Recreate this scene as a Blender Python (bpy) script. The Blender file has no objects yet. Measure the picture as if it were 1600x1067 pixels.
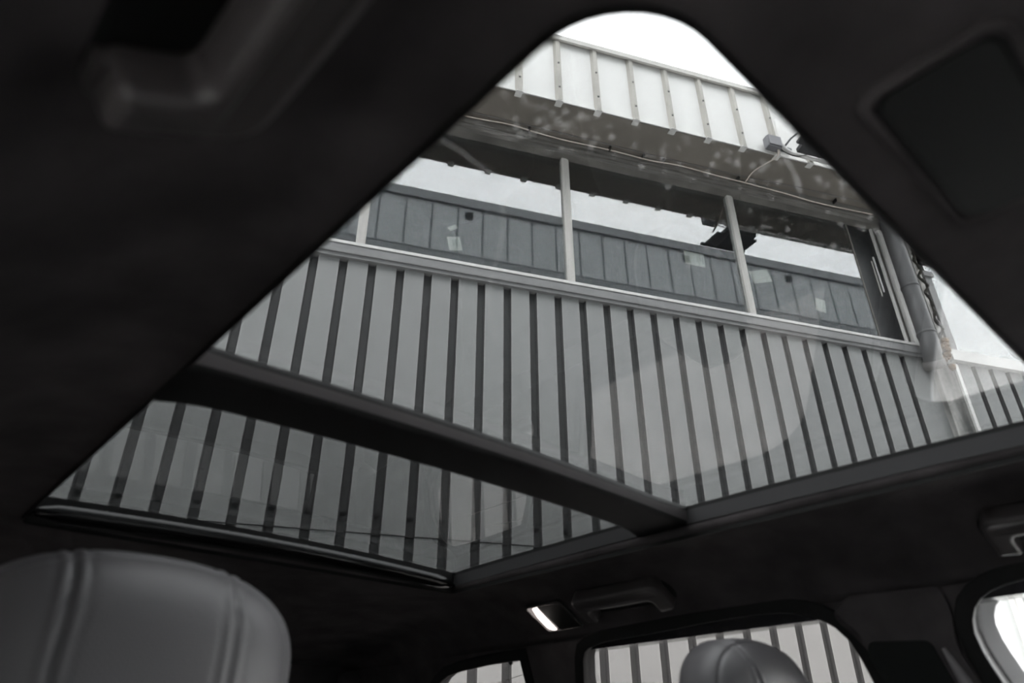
import bpy, bmesh, math, random
from mathutils import Vector, Matrix

random.seed(7)
sc = bpy.context.scene
COL = sc.collection

# ------------------------------------------------------------------ camera
# X runs across the car, Y to its rear, Z up. The eye is 1.25 m above the ground.
EYE = Vector((0.0, 0.0, 1.25))
RT = Vector((0.7386, -0.6741, -0.0022))
DN = Vector((0.3379, 0.3730, -0.8641))
FW = Vector((0.5833, 0.6375, 0.5032))
cam_d = bpy.data.cameras.new('camera')
cam = bpy.data.objects.new('camera', cam_d)
COL.objects.link(cam)
rt = RT.normalized(); fw = (FW - rt * FW.dot(rt)).normalized(); dn = fw.cross(rt)
m = Matrix((rt, -dn, -fw)).transposed().to_4x4()
m.translation = EYE
cam.matrix_world = m
cam_d.sensor_width = 36.0
cam_d.lens = 36.0 * 1108.158 / 1600.0
cam_d.clip_start = 0.01
cam_d.clip_end = 300
cam_d.dof.use_dof = True
cam_d.dof.focus_distance = 5.0
cam_d.dof.aperture_fstop = 4.2
sc.camera = cam

# ------------------------------------------------------------------ world, overcast daylight
w = bpy.data.worlds.new('overcast_sky')
sc.world = w
w.use_nodes = True
nt = w.node_tree
nt.nodes.clear()
o = nt.nodes.new('ShaderNodeOutputWorld')
bg = nt.nodes.new('ShaderNodeBackground')
tc = nt.nodes.new('ShaderNodeTexCoord')
nz = nt.nodes.new('ShaderNodeTexNoise'); nz.inputs['Scale'].default_value = 2.2; nz.inputs['Detail'].default_value = 4
rp = nt.nodes.new('ShaderNodeValToRGB')
rp.color_ramp.elements[0].position = 0.3; rp.color_ramp.elements[0].color = (0.90, 0.92, 0.95, 1)
rp.color_ramp.elements[1].position = 0.7; rp.color_ramp.elements[1].color = (1.0, 1.0, 1.0, 1)
nt.links.new(tc.outputs['Generated'], nz.inputs['Vector'])
nt.links.new(nz.outputs['Fac'], rp.inputs['Fac'])
nt.links.new(rp.outputs['Color'], bg.inputs['Color'])
bg.inputs['Strength'].default_value = 20.0
nt.links.new(bg.outputs[0], o.inputs[0])

sc.view_settings.view_transform = 'Standard'
sc.view_settings.look = 'None'
sc.view_settings.exposure = 0.0
sc.view_settings.gamma = 1.0
sc.view_settings.use_curve_mapping = False
sc.cycles.max_bounces = 12
sc.cycles.transparent_max_bounces = 24
sc.cycles.sample_clamp_indirect = 6.0

# ------------------------------------------------------------------ materials
def new_mat(name):
    m = bpy.data.materials.new(name); m.use_nodes = True
    return m, m.node_tree, m.node_tree.nodes['Principled BSDF']

def mat(name, col, rough=0.6, metal=0.0, var=0.0, vscale=6.0, bump=0.0, bscale=60.0, spec=0.5, stretch=None, sheen=0.0, coat=0.0):
    m, t, p = new_mat(name)
    p.inputs['Base Color'].default_value = (*col, 1)
    p.inputs['Roughness'].default_value = rough
    p.inputs['Metallic'].default_value = metal
    p.inputs['Specular IOR Level'].default_value = spec
    if sheen: p.inputs['Sheen Weight'].default_value = sheen; p.inputs['Sheen Roughness'].default_value = 0.4
    if coat: p.inputs['Coat Weight'].default_value = coat
    c = t.nodes.new('ShaderNodeTexCoord')
    src = c.outputs['Object']
    if stretch:
        mp = t.nodes.new('ShaderNodeMapping'); mp.inputs['Scale'].default_value = stretch
        t.links.new(src, mp.inputs['Vector']); src = mp.outputs['Vector']
    if var:
        n = t.nodes.new('ShaderNodeTexNoise'); n.inputs['Scale'].default_value = vscale; n.inputs['Detail'].default_value = 6
        t.links.new(src, n.inputs['Vector'])
        r = t.nodes.new('ShaderNodeValToRGB')
        r.color_ramp.elements[0].position = 0.3; r.color_ramp.elements[1].position = 0.7
        r.color_ramp.elements[0].color = (*[max(0, x * (1 - var)) for x in col], 1)
        r.color_ramp.elements[1].color = (*[min(1, x * (1 + var)) for x in col], 1)
        t.links.new(n.outputs['Fac'], r.inputs['Fac']); t.links.new(r.outputs['Color'], p.inputs['Base Color'])
    if bump:
        n2 = t.nodes.new('ShaderNodeTexNoise'); n2.inputs['Scale'].default_value = bscale; n2.inputs['Detail'].default_value = 5
        t.links.new(src, n2.inputs['Vector'])
        b = t.nodes.new('ShaderNodeBump'); b.inputs['Strength'].default_value = bump; b.inputs['Distance'].default_value = 0.004
        t.links.new(n2.outputs['Fac'], b.inputs['Height']); t.links.new(b.outputs['Normal'], p.inputs['Normal'])
    return m

def glass(name, tint, ior=1.5, rough=0.0):
    m = bpy.data.materials.new(name); m.use_nodes = True
    t = m.node_tree; t.nodes.clear()
    out = t.nodes.new('ShaderNodeOutputMaterial')
    tr = t.nodes.new('ShaderNodeBsdfTransparent'); tr.inputs['Color'].default_value = (*[x ** 0.5 for x in tint], 1)
    gl = t.nodes.new('ShaderNodeBsdfGlossy'); gl.inputs['Roughness'].default_value = rough
    geo = t.nodes.new('ShaderNodeNewGeometry')
    # facing-independent Fresnel: dot(I,N) -> Schlick with grazing rise
    lw = t.nodes.new('ShaderNodeLayerWeight'); lw.inputs['Blend'].default_value = 0.5
    pw = t.nodes.new('ShaderNodeMath'); pw.operation = 'POWER'; pw.inputs[1].default_value = 5.0
    r0 = ((ior - 1) / (ior + 1)) ** 2
    mr = t.nodes.new('ShaderNodeMapRange'); mr.inputs['To Min'].default_value = r0; mr.inputs['To Max'].default_value = 1.0
    mx = t.nodes.new('ShaderNodeMixShader')
    t.links.new(lw.outputs['Facing'], pw.inputs[0]); t.links.new(pw.outputs[0], mr.inputs['Value'])
    t.links.new(mr.outputs['Result'], mx.inputs['Fac']); t.links.new(tr.outputs[0], mx.inputs[1]); t.links.new(gl.outputs[0], mx.inputs[2])
    t.links.new(mx.outputs[0], out.inputs['Surface'])
    return m

M = {}
M['suede'] = mat('black_suede', (0.052, 0.047, 0.048), 0.95, var=0.34, vscale=11, bump=0.25, bscale=160, spec=0.1, sheen=0.0)
M['suede_soft'] = M['suede']
M['seal'] = mat('black_rubber', (0.006, 0.006, 0.006), 0.6, var=0.1, spec=0.2)
M['trim'] = mat('dark_trim_paint', (0.028, 0.0275, 0.029), 0.55, var=0.05, spec=0.3)
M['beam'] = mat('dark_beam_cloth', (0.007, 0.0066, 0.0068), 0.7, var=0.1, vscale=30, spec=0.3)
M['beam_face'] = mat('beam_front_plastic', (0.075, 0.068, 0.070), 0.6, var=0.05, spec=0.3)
M['plastic'] = mat('black_plastic', (0.022, 0.022, 0.023), 0.42, var=0.06, bump=0.1, bscale=400)
M['handle'] = mat('grey_handle_plastic', (0.045, 0.040, 0.040), 0.36, var=0.05)
M['panel'] = mat('speaker_panel_plastic', (0.0095, 0.0105, 0.010), 0.65, var=0.04, spec=0.15)
M['chrome'] = mat('dark_chrome', (0.35, 0.34, 0.34), 0.2, metal=1.0, var=0.03)
M['blind'] = mat('blind_rail_metal', (0.004, 0.004, 0.004), 0.16, var=0.03, spec=0.35)
M['glass_front'] = glass('roof_glass_front', (0.162, 0.166, 0.166), 1.52)
M['glass_rear'] = glass('roof_glass_rear', (0.098, 0.101, 0.101), 1.7)
M['glass_privacy'] = glass('privacy_glass', (0.275, 0.262, 0.255), 1.5)
M['glass_dark'] = glass('dark_rear_glass', (0.10, 0.10, 0.10), 1.5)
M['glass_clear'] = glass('clear_glass', (0.90, 0.90, 0.89), 1.5)
M['glass_building'] = glass('building_glass', (0.75, 0.80, 0.82), 2.5)
M['clad'] = mat('grey_cladding_paint', (0.335, 0.34, 0.335), 0.55, var=0.05, vscale=1.2, bump=0.10, bscale=4, spec=0.25)
M['valley'] = mat('dark_cladding_groove', (0.115, 0.115, 0.115), 0.6, var=0.08, vscale=1.5, spec=0.2, stretch=(6, 6, 0.4))  # grooves coloured darker than the crown faces
M['lip'] = mat('highlit_cladding_edge', (0.50, 0.50, 0.49), 0.5, var=0.03)  # highlight along the crown edges, put in as a paler colour
M['sill'] = mat('sill_paint', (0.27, 0.27, 0.27), 0.5, var=0.10, vscale=3, stretch=(1, 1, 8))
M['white_rail'] = mat('white_rail_paint', (0.80, 0.79, 0.77), 0.5, var=0.08, vscale=5)
M['mullion'] = mat('mullion_paint', (0.62, 0.60, 0.57), 0.55, var=0.12, vscale=4, stretch=(8, 8, 0.6))
M['head'] = mat('weathered_head_timber', (0.20, 0.19, 0.175), 0.75, var=0.35, vscale=3, stretch=(1, 1, 14), bump=0.4, bscale=20)
M['soffit'] = mat('stained_brown_soffit', (0.26, 0.235, 0.205), 0.85, var=0.16, vscale=1.6, bump=0.3, bscale=14)
M['fascia'] = mat('white_fascia_sheet', (0.84, 0.835, 0.81), 0.5, var=0.02, vscale=1)
M['fascia_rib'] = mat('cream_fascia_rib', (0.46, 0.44, 0.40), 0.55, var=0.12, vscale=5)
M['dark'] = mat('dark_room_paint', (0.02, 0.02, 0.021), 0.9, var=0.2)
M['galv'] = mat('grey_downpipe_paint', (0.12, 0.12, 0.122), 0.4, var=0.15, vscale=3, stretch=(3, 3, 0.5), spec=0.5)
M['rust'] = mat('rusty_flaking_metal', (0.26, 0.17, 0.10), 0.9, var=0.6, vscale=18, bump=0.6, bscale=30)
M['moss'] = mat('dark_mossy_crust', (0.045, 0.042, 0.035), 0.95, var=0.6, vscale=25, bump=0.8, bscale=50)
M['screw'] = mat('dark_screw_head', (0.008, 0.008, 0.008), 0.3, metal=0.0, var=0.1)
M['cable'] = mat('beige_cable_sheath', (0.85, 0.76, 0.68), 0.6, var=0.15, vscale=12)
M['dcable'] = mat('dark_cable_sheath', (0.20, 0.19, 0.185), 0.6, var=0.1)
M['clip'] = mat('black_cable_clip', (0.02, 0.02, 0.02), 0.6, var=0.05)
M['box'] = mat('grey_box_plastic', (0.23, 0.23, 0.245), 0.55, var=0.05)
M['lampmetal'] = mat('black_floodlight_metal', (0.06, 0.06, 0.063), 0.6, var=0.15, vscale=12)
M['conduit'] = mat('white_conduit_plastic', (0.82, 0.81, 0.79), 0.45, var=0.05, vscale=8)
M['paper'] = mat('faded_paper', (0.75, 0.73, 0.62), 0.8, var=0.04, vscale=20)
M['ink'] = mat('faded_print', (0.30, 0.30, 0.26), 0.8, var=0.05)
M['oppwall'] = mat('opposite_wall_paint', (0.37, 0.385, 0.39), 0.7, var=0.06, vscale=0.8, spec=0.2)
M['oppseam'] = mat('opposite_wall_seam', (0.15, 0.16, 0.165), 0.8, var=0.05)
M['oppcap'] = mat('opposite_parapet_cap', (0.20, 0.21, 0.215), 0.7, var=0.08)
M['ground'] = mat('pale_concrete', (0.38, 0.375, 0.365), 0.9, var=0.25, vscale=3, bump=0.5, bscale=30)
M['bodypaint'] = mat('black_body_paint', (0.02, 0.02, 0.022), 0.25, var=0.02, coat=0.6)
M['doortrim'] = mat('door_trim_leather', (0.03, 0.029, 0.03), 0.6, var=0.06, bump=0.15, bscale=200)
M['edge'] = mat('highlit_suede_edge', (0.16, 0.15, 0.152), 0.8, var=0.3, vscale=30)  # suede made paler to carry the window highlight on the pillar edge
M['carpet'] = mat('black_carpet', (0.02, 0.02, 0.02), 0.95, var=0.2, bump=0.4, bscale=300)
M['frit'] = mat('black_glass_border', (0.004, 0.004, 0.004), 0.5, var=0.05, spec=0.2)
def translucent(name, col, mode='clear'):
    m = bpy.data.materials.new(name); m.use_nodes = True
    t = m.node_tree; t.nodes.clear()
    o_ = t.nodes.new('ShaderNodeOutputMaterial'); a = t.nodes.new('ShaderNodeBsdfTranslucent'); b = t.nodes.new('ShaderNodeBsdfTransparent' if mode == 'clear' else 'ShaderNodeBsdfDiffuse')
    if mode != 'clear': b.inputs['Color'].default_value = (*col, 1)
    mx_ = t.nodes.new("ShaderNodeMixShader")
    a.inputs['Color'].default_value = (*col, 1); mx_.inputs['Fac'].default_value = 0.45
    t.links.new(b.outputs[0], mx_.inputs[1]); t.links.new(a.outputs[0], mx_.inputs[2]); t.links.new(mx_.outputs[0], o_.inputs[0]); return m
M['drop'] = translucent('dried_water_spot', (0.8, 0.79, 0.77))
M['line'] = mat('printed_antenna_line', (0.12, 0.11, 0.10), 0.7, var=0.05)
M['doorframe'] = mat('grey_outer_door_frame', (0.80, 0.80, 0.81), 0.4, var=0.03)

def leather(name, col, dots):
    m, t, p = new_mat(name)
    p.inputs['Roughness'].default_value = 0.48
    p.inputs['Specular IOR Level'].default_value = 0.45
    c = t.nodes.new('ShaderNodeTexCoord')
    v = t.nodes.new('ShaderNodeTexVoronoi'); v.inputs['Scale'].default_value = 420
    b = t.nodes.new('ShaderNodeBump'); b.inputs['Strength'].default_value = 0.12; b.inputs['Distance'].default_value = 0.001
    t.links.new(c.outputs['Object'], v.inputs['Vector']); t.links.new(v.outputs['Distance'], b.inputs['Height'])
    t.links.new(b.outputs['Normal'], p.inputs['Normal'])
    n = t.nodes.new('ShaderNodeTexNoise'); n.inputs['Scale'].default_value = 14
    r = t.nodes.new('ShaderNodeValToRGB')
    r.color_ramp.elements[0].color = (*[x * .93 for x in col], 1); r.color_ramp.elements[1].color = (*[x * 1.07 for x in col], 1)
    t.links.new(c.outputs['Object'], n.inputs['Vector']); t.links.new(n.outputs['Fac'], r.inputs['Fac'])
    last = r.outputs['Color']
    if dots:
        # staggered perforation holes on a 4 mm grid, only on the middle panel
        sp = t.nodes.new('ShaderNodeSeparateXYZ'); t.links.new(c.outputs['Object'], sp.inputs[0])
        def wave(sock, k):
            a = t.nodes.new('ShaderNodeMath'); a.operation = 'MULTIPLY'; a.inputs[1].default_value = k; t.links.new(sock, a.inputs[0])
            s = t.nodes.new('ShaderNodeMath'); s.operation = 'SINE'; t.links.new(a.outputs[0], s.inputs[0]); return s.outputs[0]
        k = math.pi / 0.0030
        mu = t.nodes.new('ShaderNodeMath'); mu.operation = 'MULTIPLY'
        t.links.new(wave(sp.outputs['X'], k), mu.inputs[0]); t.links.new(wave(sp.outputs['Z'], k), mu.inputs[1])
        gt = t.nodes.new('ShaderNodeMath'); gt.operation = 'GREATER_THAN'; gt.inputs[1].default_value = 0.62
        t.links.new(mu.outputs[0], gt.inputs[0])
        ab = t.nodes.new('ShaderNodeMath'); ab.operation = 'ABSOLUTE'; t.links.new(sp.outputs['X'], ab.inputs[0])
        lt = t.nodes.new('ShaderNodeMath'); lt.operation = 'LESS_THAN'; lt.inputs[1].default_value = 0.064; t.links.new(ab.outputs[0], lt.inputs[0])
        m2 = t.nodes.new('ShaderNodeMath'); m2.operation = 'MULTIPLY'; t.links.new(gt.outputs[0], m2.inputs[0]); t.links.new(lt.outputs[0], m2.inputs[1])
        mix = t.nodes.new('ShaderNodeMix'); mix.data_type = 'RGBA'
        t.links.new(m2.outputs[0], mix.inputs['Factor']); t.links.new(last, mix.inputs['A'])
        mix.inputs['B'].default_value = (*[x * .6 for x in col], 1); last = mix.outputs['Result']
    t.links.new(last, p.inputs['Base Color'])
    return m
M['leather'] = leather('grey_perforated_leather', (0.066, 0.063, 0.066), True)
M['leather_plain'] = leather('grey_plain_leather', (0.058, 0.056, 0.058), False)
M['thread'] = mat('dark_seam_thread', (0.045, 0.042, 0.042), 0.7, var=0.1)

def emis(name, col, s):
    m = bpy.data.materials.new(name); m.use_nodes = True
    t = m.node_tree; t.nodes.clear()
    o_ = t.nodes.new('ShaderNodeOutputMaterial'); e = t.nodes.new('ShaderNodeEmission')
    e.inputs['Color'].default_value = (*col, 1); e.inputs['Strength'].default_value = s
    t.links.new(e.outputs[0], o_.inputs[0]); return m
M['bulb'] = emis('lit_lamp_lens', (1.0, 0.90, 0.84), 3.0)
M['lens'] = emis('glowing_lamp_lens', (1.0, 0.88, 0.84), 0.28)

# ------------------------------------------------------------------ helpers
def link(name, me, mats, parent=None, smooth=False, loc=None):
    ob = bpy.data.objects.new(name, me)
    COL.objects.link(ob)
    if not isinstance(mats, (list, tuple)): mats = [mats]
    for k in mats: me.materials.append(k)
    if smooth:
        for p in me.polygons: p.use_smooth = True
    if parent is not None: ob.parent = parent
    if loc is not None: ob.location = loc
    return ob

def obj(name, bm, mats, parent=None, smooth=False, loc=None):
    bmesh.ops.recalc_face_normals(bm, faces=bm.faces)
    me = bpy.data.meshes.new(name); bm.to_mesh(me); bm.free()
    return link(name, me, mats, parent, smooth, loc)

def tag(ob, label=None, cat=None, group=None, kind=None):
    if label: ob['label'] = label
    if cat: ob['category'] = cat
    if group: ob['group'] = group
    if kind: ob['kind'] = kind
    return ob

def empty(name, loc=(0, 0, 0), label=None, cat=None, group=None, parent=None):
    e = bpy.data.objects.new(name, None); COL.objects.link(e); e.location = loc; e.empty_display_size = 0.1
    if parent: e.parent = parent
    return tag(e, label, cat, group)

def struct(ob, label=None, cat=None):
    return tag(ob, label, cat, None, 'structure')

def copy_tree(src, parent=None):
    c = src.copy(); COL.objects.link(c); c.parent = parent
    for ch in [x for x in bpy.data.objects if x.parent == src]:
        copy_tree(ch, c)
    return c

def box(bm, c, ax, h, mi=0, bev=0.0):
    """box centred at c, along the three axes ax, half sizes h"""
    c = Vector(c); A = [Vector(a).normalized() for a in ax]
    vs = []
    for i in (-1, 1):
        for j in (-1, 1):
            for k in (-1, 1):
                vs.append(bm.verts.new(c + A[0] * h[0] * i + A[1] * h[1] * j + A[2] * h[2] * k))
    fs = []
    for q in ((0, 1, 3, 2), (4, 6, 7, 5), (0, 4, 5, 1), (2, 3, 7, 6), (0, 2, 6, 4), (1, 5, 7, 3)):
        f = bm.faces.new([vs[i] for i in q]); f.material_index = mi; fs.append(f)
    if bev:
        es = list({e for f in fs for e in f.edges})
        r = bmesh.ops.bevel(bm, geom=es, offset=bev, segments=2, affect='EDGES', profile=0.5)
        for f in r['faces']: f.material_index = mi
    return vs

def tube(bm, pts, r, n=10, mi=0, closed_ends=True, radii=None, squash=1.0):
    pts = [Vector(p) for p in pts]
    rings = []
    up = Vector((0, 0, 1))
    prev = None
    for i, p in enumerate(pts):
        d = (pts[min(i + 1, len(pts) - 1)] - pts[max(i - 1, 0)]).normalized()
        if prev is None:
            a = up if abs(d.dot(up)) < 0.95 else Vector((1, 0, 0))
            u = d.cross(a).normalized()
        else:
            u = (prev - d * prev.dot(d)).normalized()
        prev = u
        v = d.cross(u)
        rr = radii[i] if radii else r
        rings.append([bm.verts.new(p + (u * math.cos(t) + v * math.sin(t) * squash) * rr) for t in [2 * math.pi * k / n for k in range(n)]])
    for a, b in zip(rings[:-1], rings[1:]):
        for k in range(n):
            f = bm.faces.new((a[k], a[(k + 1) % n], b[(k + 1) % n], b[k])); f.material_index = mi
    if closed_ends:
        for rg in (rings[0], rings[-1]):
            f = bm.faces.new(rg); f.material_index = mi

def smooth_path(pts, n=8):
    """Catmull-Rom through the points"""
    P = [Vector(p) for p in pts]; P = [P[0]] + P + [P[-1]]
    out = []
    for i in range(1, len(P) - 2):
        for k in range(n):
            t = k / n
            a, b, c, d = P[i - 1], P[i], P[i + 1], P[i + 2]
            out.append(0.5 * ((2 * b) + (c - a) * t + (2 * a - 5 * b + 4 * c - d) * t * t + (3 * b - a - 3 * c + d) * t ** 3))
    out.append(P[-2])
    return out

def plate_mesh(name, loops, thick, bevel=0.0):
    """flat plate with holes in its own XY plane (first loop is the outline), thickness along Z"""
    cu = bpy.data.curves.new('tmp_curve', 'CURVE'); cu.dimensions = '2D'; cu.fill_mode = 'BOTH'
    cu.extrude = thick / 2; cu.bevel_depth = bevel; cu.bevel_resolution = 2
    cu.offset = -bevel
    for lp in loops:
        s = cu.splines.new('POLY'); s.points.add(len(lp) - 1)
        for i, (x, y) in enumerate(lp): s.points[i].co = (x, y, 0, 1)
        s.use_cyclic_u = True
    ob = bpy.data.objects.new('tmp_curve', cu); COL.objects.link(ob)
    dg = bpy.context.evaluated_depsgraph_get(); dg.update()
    me = bpy.data.meshes.new_from_object(ob.evaluated_get(dg)); me.name = name
    me.materials.clear()
    bpy.data.objects.remove(ob); bpy.data.curves.remove(cu)
    return me

def place(me, origin, ux, uy, uz=None):
    ux = Vector(ux).normalized(); uy = Vector(uy).normalized(); uz = ux.cross(uy) if uz is None else Vector(uz)
    mm = Matrix((ux, uy, uz)).transposed().to_4x4(); mm.translation = Vector(origin)
    me.transform(mm); me.update()
    return me

def rrect(x0, x1, y0, y1, r, n=8):
    """rounded rectangle; r = number or four radii for corners (x1y1, x0y1, x0y0, x1y0)"""
    if not isinstance(r, (list, tuple)): r = [r] * 4
    out = []
    for (cx, cy, a0), rr in zip(((x1, y1, 0), (x0, y1, 90), (x0, y0, 180), (x1, y0, 270)), r):
        sx = -1 if cx == x1 else 1; sy = -1 if cy == y1 else 1
        for k in range(n + 1):
            a = math.radians(a0 + 90 * k / n)
            out.append((cx + sx * rr + rr * math.cos(a), cy + sy * rr + rr * math.sin(a)))
    return out

def densify(lp, d=0.04):
    out = []
    for i, p in enumerate(lp):
        q = lp[(i + 1) % len(lp)]; n = max(1, int(math.dist(p, q) / d))
        for k in range(n): out.append((p[0] + (q[0] - p[0]) * k / n, p[1] + (q[1] - p[1]) * k / n))
    return out
def round_loop(pts, rad, n=6):
    """polygon with rounded corners; rad per corner"""
    out = []; N = len(pts)
    for i in range(N):
        p0 = Vector(pts[i - 1]); p = Vector(pts[i]); p1 = Vector(pts[(i + 1) % N])
        r = rad[i] if isinstance(rad, (list, tuple)) else rad
        if r <= 0: out.append(tuple(p)); continue
        a = (p0 - p); b = (p1 - p)
        d = min(r, a.length * .48, b.length * .48)
        A = p + a.normalized() * d; B = p + b.normalized() * d
        for k in range(n + 1):
            t = k / n
            q = A * (1 - t) ** 2 + p * 2 * t * (1 - t) + B * t * t
            out.append((q.x, q.y))
    return out

# ------------------------------------------------------------------ the building beyond the car
PIT = 0.25
TH = -0.4413
WD = Vector((math.cos(TH), math.sin(TH), 0)); WN = Vector((math.sin(TH), -math.cos(TH), 0))  # WN points from the wall to the car
WO = Vector((9.0717, 18.86, 0)) * PIT
ZC = EYE.z
ZU = Vector((0, 0, 1))
LW = 5.232
def wl(s, off, z):
    """point s ribs along the wall, off metres in front of it, z metres above eye level"""
    return WO + WD * (s * PIT) + WN * off + ZU * (z + ZC)

def wbox(bm, s0, s1, o0, o1, z0, z1, mi=0, bev=0.0):
    c = (wl(s0, o0, z0) + wl(s1, o1, z1)) / 2
    box(bm, c, (WD, WN, ZU), (abs(s1 - s0) * PIT / 2, abs(o1 - o0) / 2, abs(z1 - z0) / 2), mi, bev)

bm = bmesh.new()
box(bm, (0, 0, -0.05), ((1, 0, 0), (0, 1, 0), (0, 0, 1)), (60, 60, 0.05))
struct(obj('ground', bm, M['ground']), 'pale grey concrete yard under the car', 'ground')

B = empty('warehouse_building', wl(10, 0, -ZC), 'warehouse in grey ribbed cladding with a window band and white fascia beyond the sunroof', 'building')
def bpart(name, bm, mats, parent=B, smooth=False):
    ob = obj(name, bm, mats, None, smooth)
    ob.parent = parent
    # parts of the empty are offset back to world coordinates; sub-parts inherit that
    if parent is not None and parent.type == 'EMPTY': ob.matrix_parent_inverse = Matrix.Translation(-parent.location)
    return ob

Z_LAP, Z_SILL = 1.393, 3.80
def cladding(name, i0, i1, z0, z1, off, s_start=None, s_end=None, crown='clad', label=None, mats=None):
    bm = bmesh.new()
    prof = []
    D = 0.040; lip = 0.014
    for i in range(i0, i1):
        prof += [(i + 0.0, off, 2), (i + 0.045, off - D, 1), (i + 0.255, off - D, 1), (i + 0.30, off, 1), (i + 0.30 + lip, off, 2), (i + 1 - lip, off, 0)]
    prof += [(i1, off, 2)]
    if s_start is not None: prof = [(s_start, off, 0)] + prof
    if s_end is not None: prof.append((s_end, off, 0))
    for (a, b) in zip(prof[:-1], prof[1:]):
        v = [bm.verts.new(wl(a[0], a[1], z0)), bm.verts.new(wl(b[0], b[1], z0)), bm.verts.new(wl(b[0], b[1], z1)), bm.verts.new(wl(a[0], a[1], z1))]
        f = bm.faces.new(v); f.material_index = b[2]
    bmesh.ops.remove_doubles(bm, verts=bm.verts, dist=0.0005)
    # sheet thickness returned inwards along the lower edge
    low = [e for e in bm.edges if all(abs(v.co.z - (z0 + ZC)) < 1e-4 for v in e.verts)]
    r = bmesh.ops.extrude_edge_only(bm, edges=low)
    for v in [g for g in r['geom'] if isinstance(g, bmesh.types.BMVert)]: v.co -= WN * 0.008
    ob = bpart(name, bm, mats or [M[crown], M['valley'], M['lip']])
    if label: ob['label'] = label
    return ob
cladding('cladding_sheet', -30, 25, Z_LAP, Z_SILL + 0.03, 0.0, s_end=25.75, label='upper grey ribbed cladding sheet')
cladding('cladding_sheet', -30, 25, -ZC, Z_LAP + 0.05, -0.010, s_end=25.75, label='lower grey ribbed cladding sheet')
cladding('lap_shadow_strip', -30, 25, Z_LAP - 0.004, Z_LAP + 0.002, -0.004, s_end=25.75, mats=[M['seal'], M['seal'], M['seal']])  # dark strip drawn in as the shadow line under the lap
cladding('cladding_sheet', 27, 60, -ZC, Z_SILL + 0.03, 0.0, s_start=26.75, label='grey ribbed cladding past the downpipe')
bm = bmesh.new()
wbox(bm, -30, 61, -0.30, -0.08, -ZC, Z_SILL)
bpart('backing_wall', bm, M['dark'])

# screws along the grooves above the sheet lap
scr = None
for i in range(-7, 10):
    bm = bmesh.new()
    c = wl(i + 0.15, -0.040, 1.528)
    mt = Matrix((WD, ZU, WN)).transposed().to_4x4(); mt.translation = c + WN * 0.004
    bmesh.ops.create_cone(bm, cap_ends=True, segments=12, radius1=0.019, radius2=0.017, depth=0.005, matrix=mt)
    mt2 = mt.copy(); mt2.translation = c + WN * 0.0095
    bmesh.ops.create_cone(bm, cap_ends=True, segments=6, radius1=0.010, radius2=0.009, depth=0.010, matrix=mt2)
    bpart('screw', bm, M['screw'])

# sill
bm = bmesh.new()
wbox(bm, -30, 25.6, -0.02, 0.055, Z_SILL + 0.0, Z_SILL + 0.075, bev=0.004)
wbox(bm, -30, 25.6, -0.06, 0.038, Z_SILL - 0.035, Z_SILL + 0.005)
wbox(bm, -30, 25.6, -0.08, 0.025, Z_SILL + 0.07, Z_SILL + 0.12)
bpart('window_sill', bm, M['sill'])
bm = bmesh.new()
wbox(bm, -30, 25.5, 0.0, 0.034, Z_SILL + 0.115, Z_SILL + 0.145)
bpart('sill_rail', bm, M['white_rail'])
bm = bmesh.new()
wbox(bm, 26.9, 61, -0.06, 0.055, Z_SILL + 0.0, Z_SILL + 0.075, bev=0.004)
wbox(bm, 26.9, 61, -0.02, 0.03, Z_SILL + 0.08, Z_SILL + 0.16, bev=0.004)
bpart('window_sill', bm, M['white_rail'])

# panes, each with the dark room behind it
Z0, Z1 = Z_SILL + 0.13, 5.74
def pane(s0, s1, name='window_pane', m_='glass_building', off=-0.004, label=None):
    bm = bmesh.new()
    wbox(bm, s0, s1, off - 0.006, off, Z0, Z1 - 0.1)
    ob = bpart(name, bm, M[m_])
    if label: ob['label'] = label
    return ob
mull = [-23.6, -15.6, -7.5, 0.62, 8.70, 16.80]
edges_ = mull + [23.35]
panes = []
for a, b in zip(edges_[:-1], edges_[1:]): panes.append(pane(a + 0.1, b - 0.1))
for s in mull:
    bm = bmesh.new()
    wbox(bm, s - 0.16, s + 0.10, -0.05, 0.030, Z0 - 0.01, 5.66)
    wbox(bm, s + 0.085, s + 0.18, -0.05, 0.018, Z0 - 0.01, 5.66)
    bpart('mullion', bm, M['mullion'])
# narrow dark casement at the right end, with its pale stiles
bm = bmesh.new()
wbox(bm, 23.30, 24.70, -0.05, -0.012, Z0, 5.62)
bpart('dark_pane_standin', bm, M['plastic'])  # solid panel in place of the glass pane and its dark reflection
bm = bmesh.new(); wbox(bm, 23.27, 23.33, -0.05, 0.004, Z0, 5.62); bpart('jamb', bm, M['head'])
for s, wd_, of, z0_, z1_, k in ((24.38, .035, .0, 4.62, 5.12, 'white_rail'), (24.20, .02, .0, 4.55, 5.05, 'mullion'), (24.74, .05, .012, Z0, 5.62, 'white_rail'), (24.90, .10, -.01, Z0, 5.62, 'head'), (25.28, .16, .02, Z0, 5.62, 'white_rail')):
    bm = bmesh.new()
    wbox(bm, s - wd_, s + wd_, of - 0.05, of, z0_, z1_)
    bpart('casement_stile', bm, M[k])
# next bay
for a, b in ((27.35, 36.0), (36.3, 45.0), (45.3, 60)): pane(a, b)
for s, wd_ in ((27.25, .20), (36.15, .17), (45.15, .17)):
    bm = bmesh.new()
    wbox(bm, s - wd_, s + wd_, -0.05, 0.03, Z0, 4.95 if s < 30 else 5.66)
    if s < 30: wbox(bm, s - 0.35, s + 0.25, -0.05, 0.06, 4.95, 5.02)
    bpart('mullion', bm, M['sill'])

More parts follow.
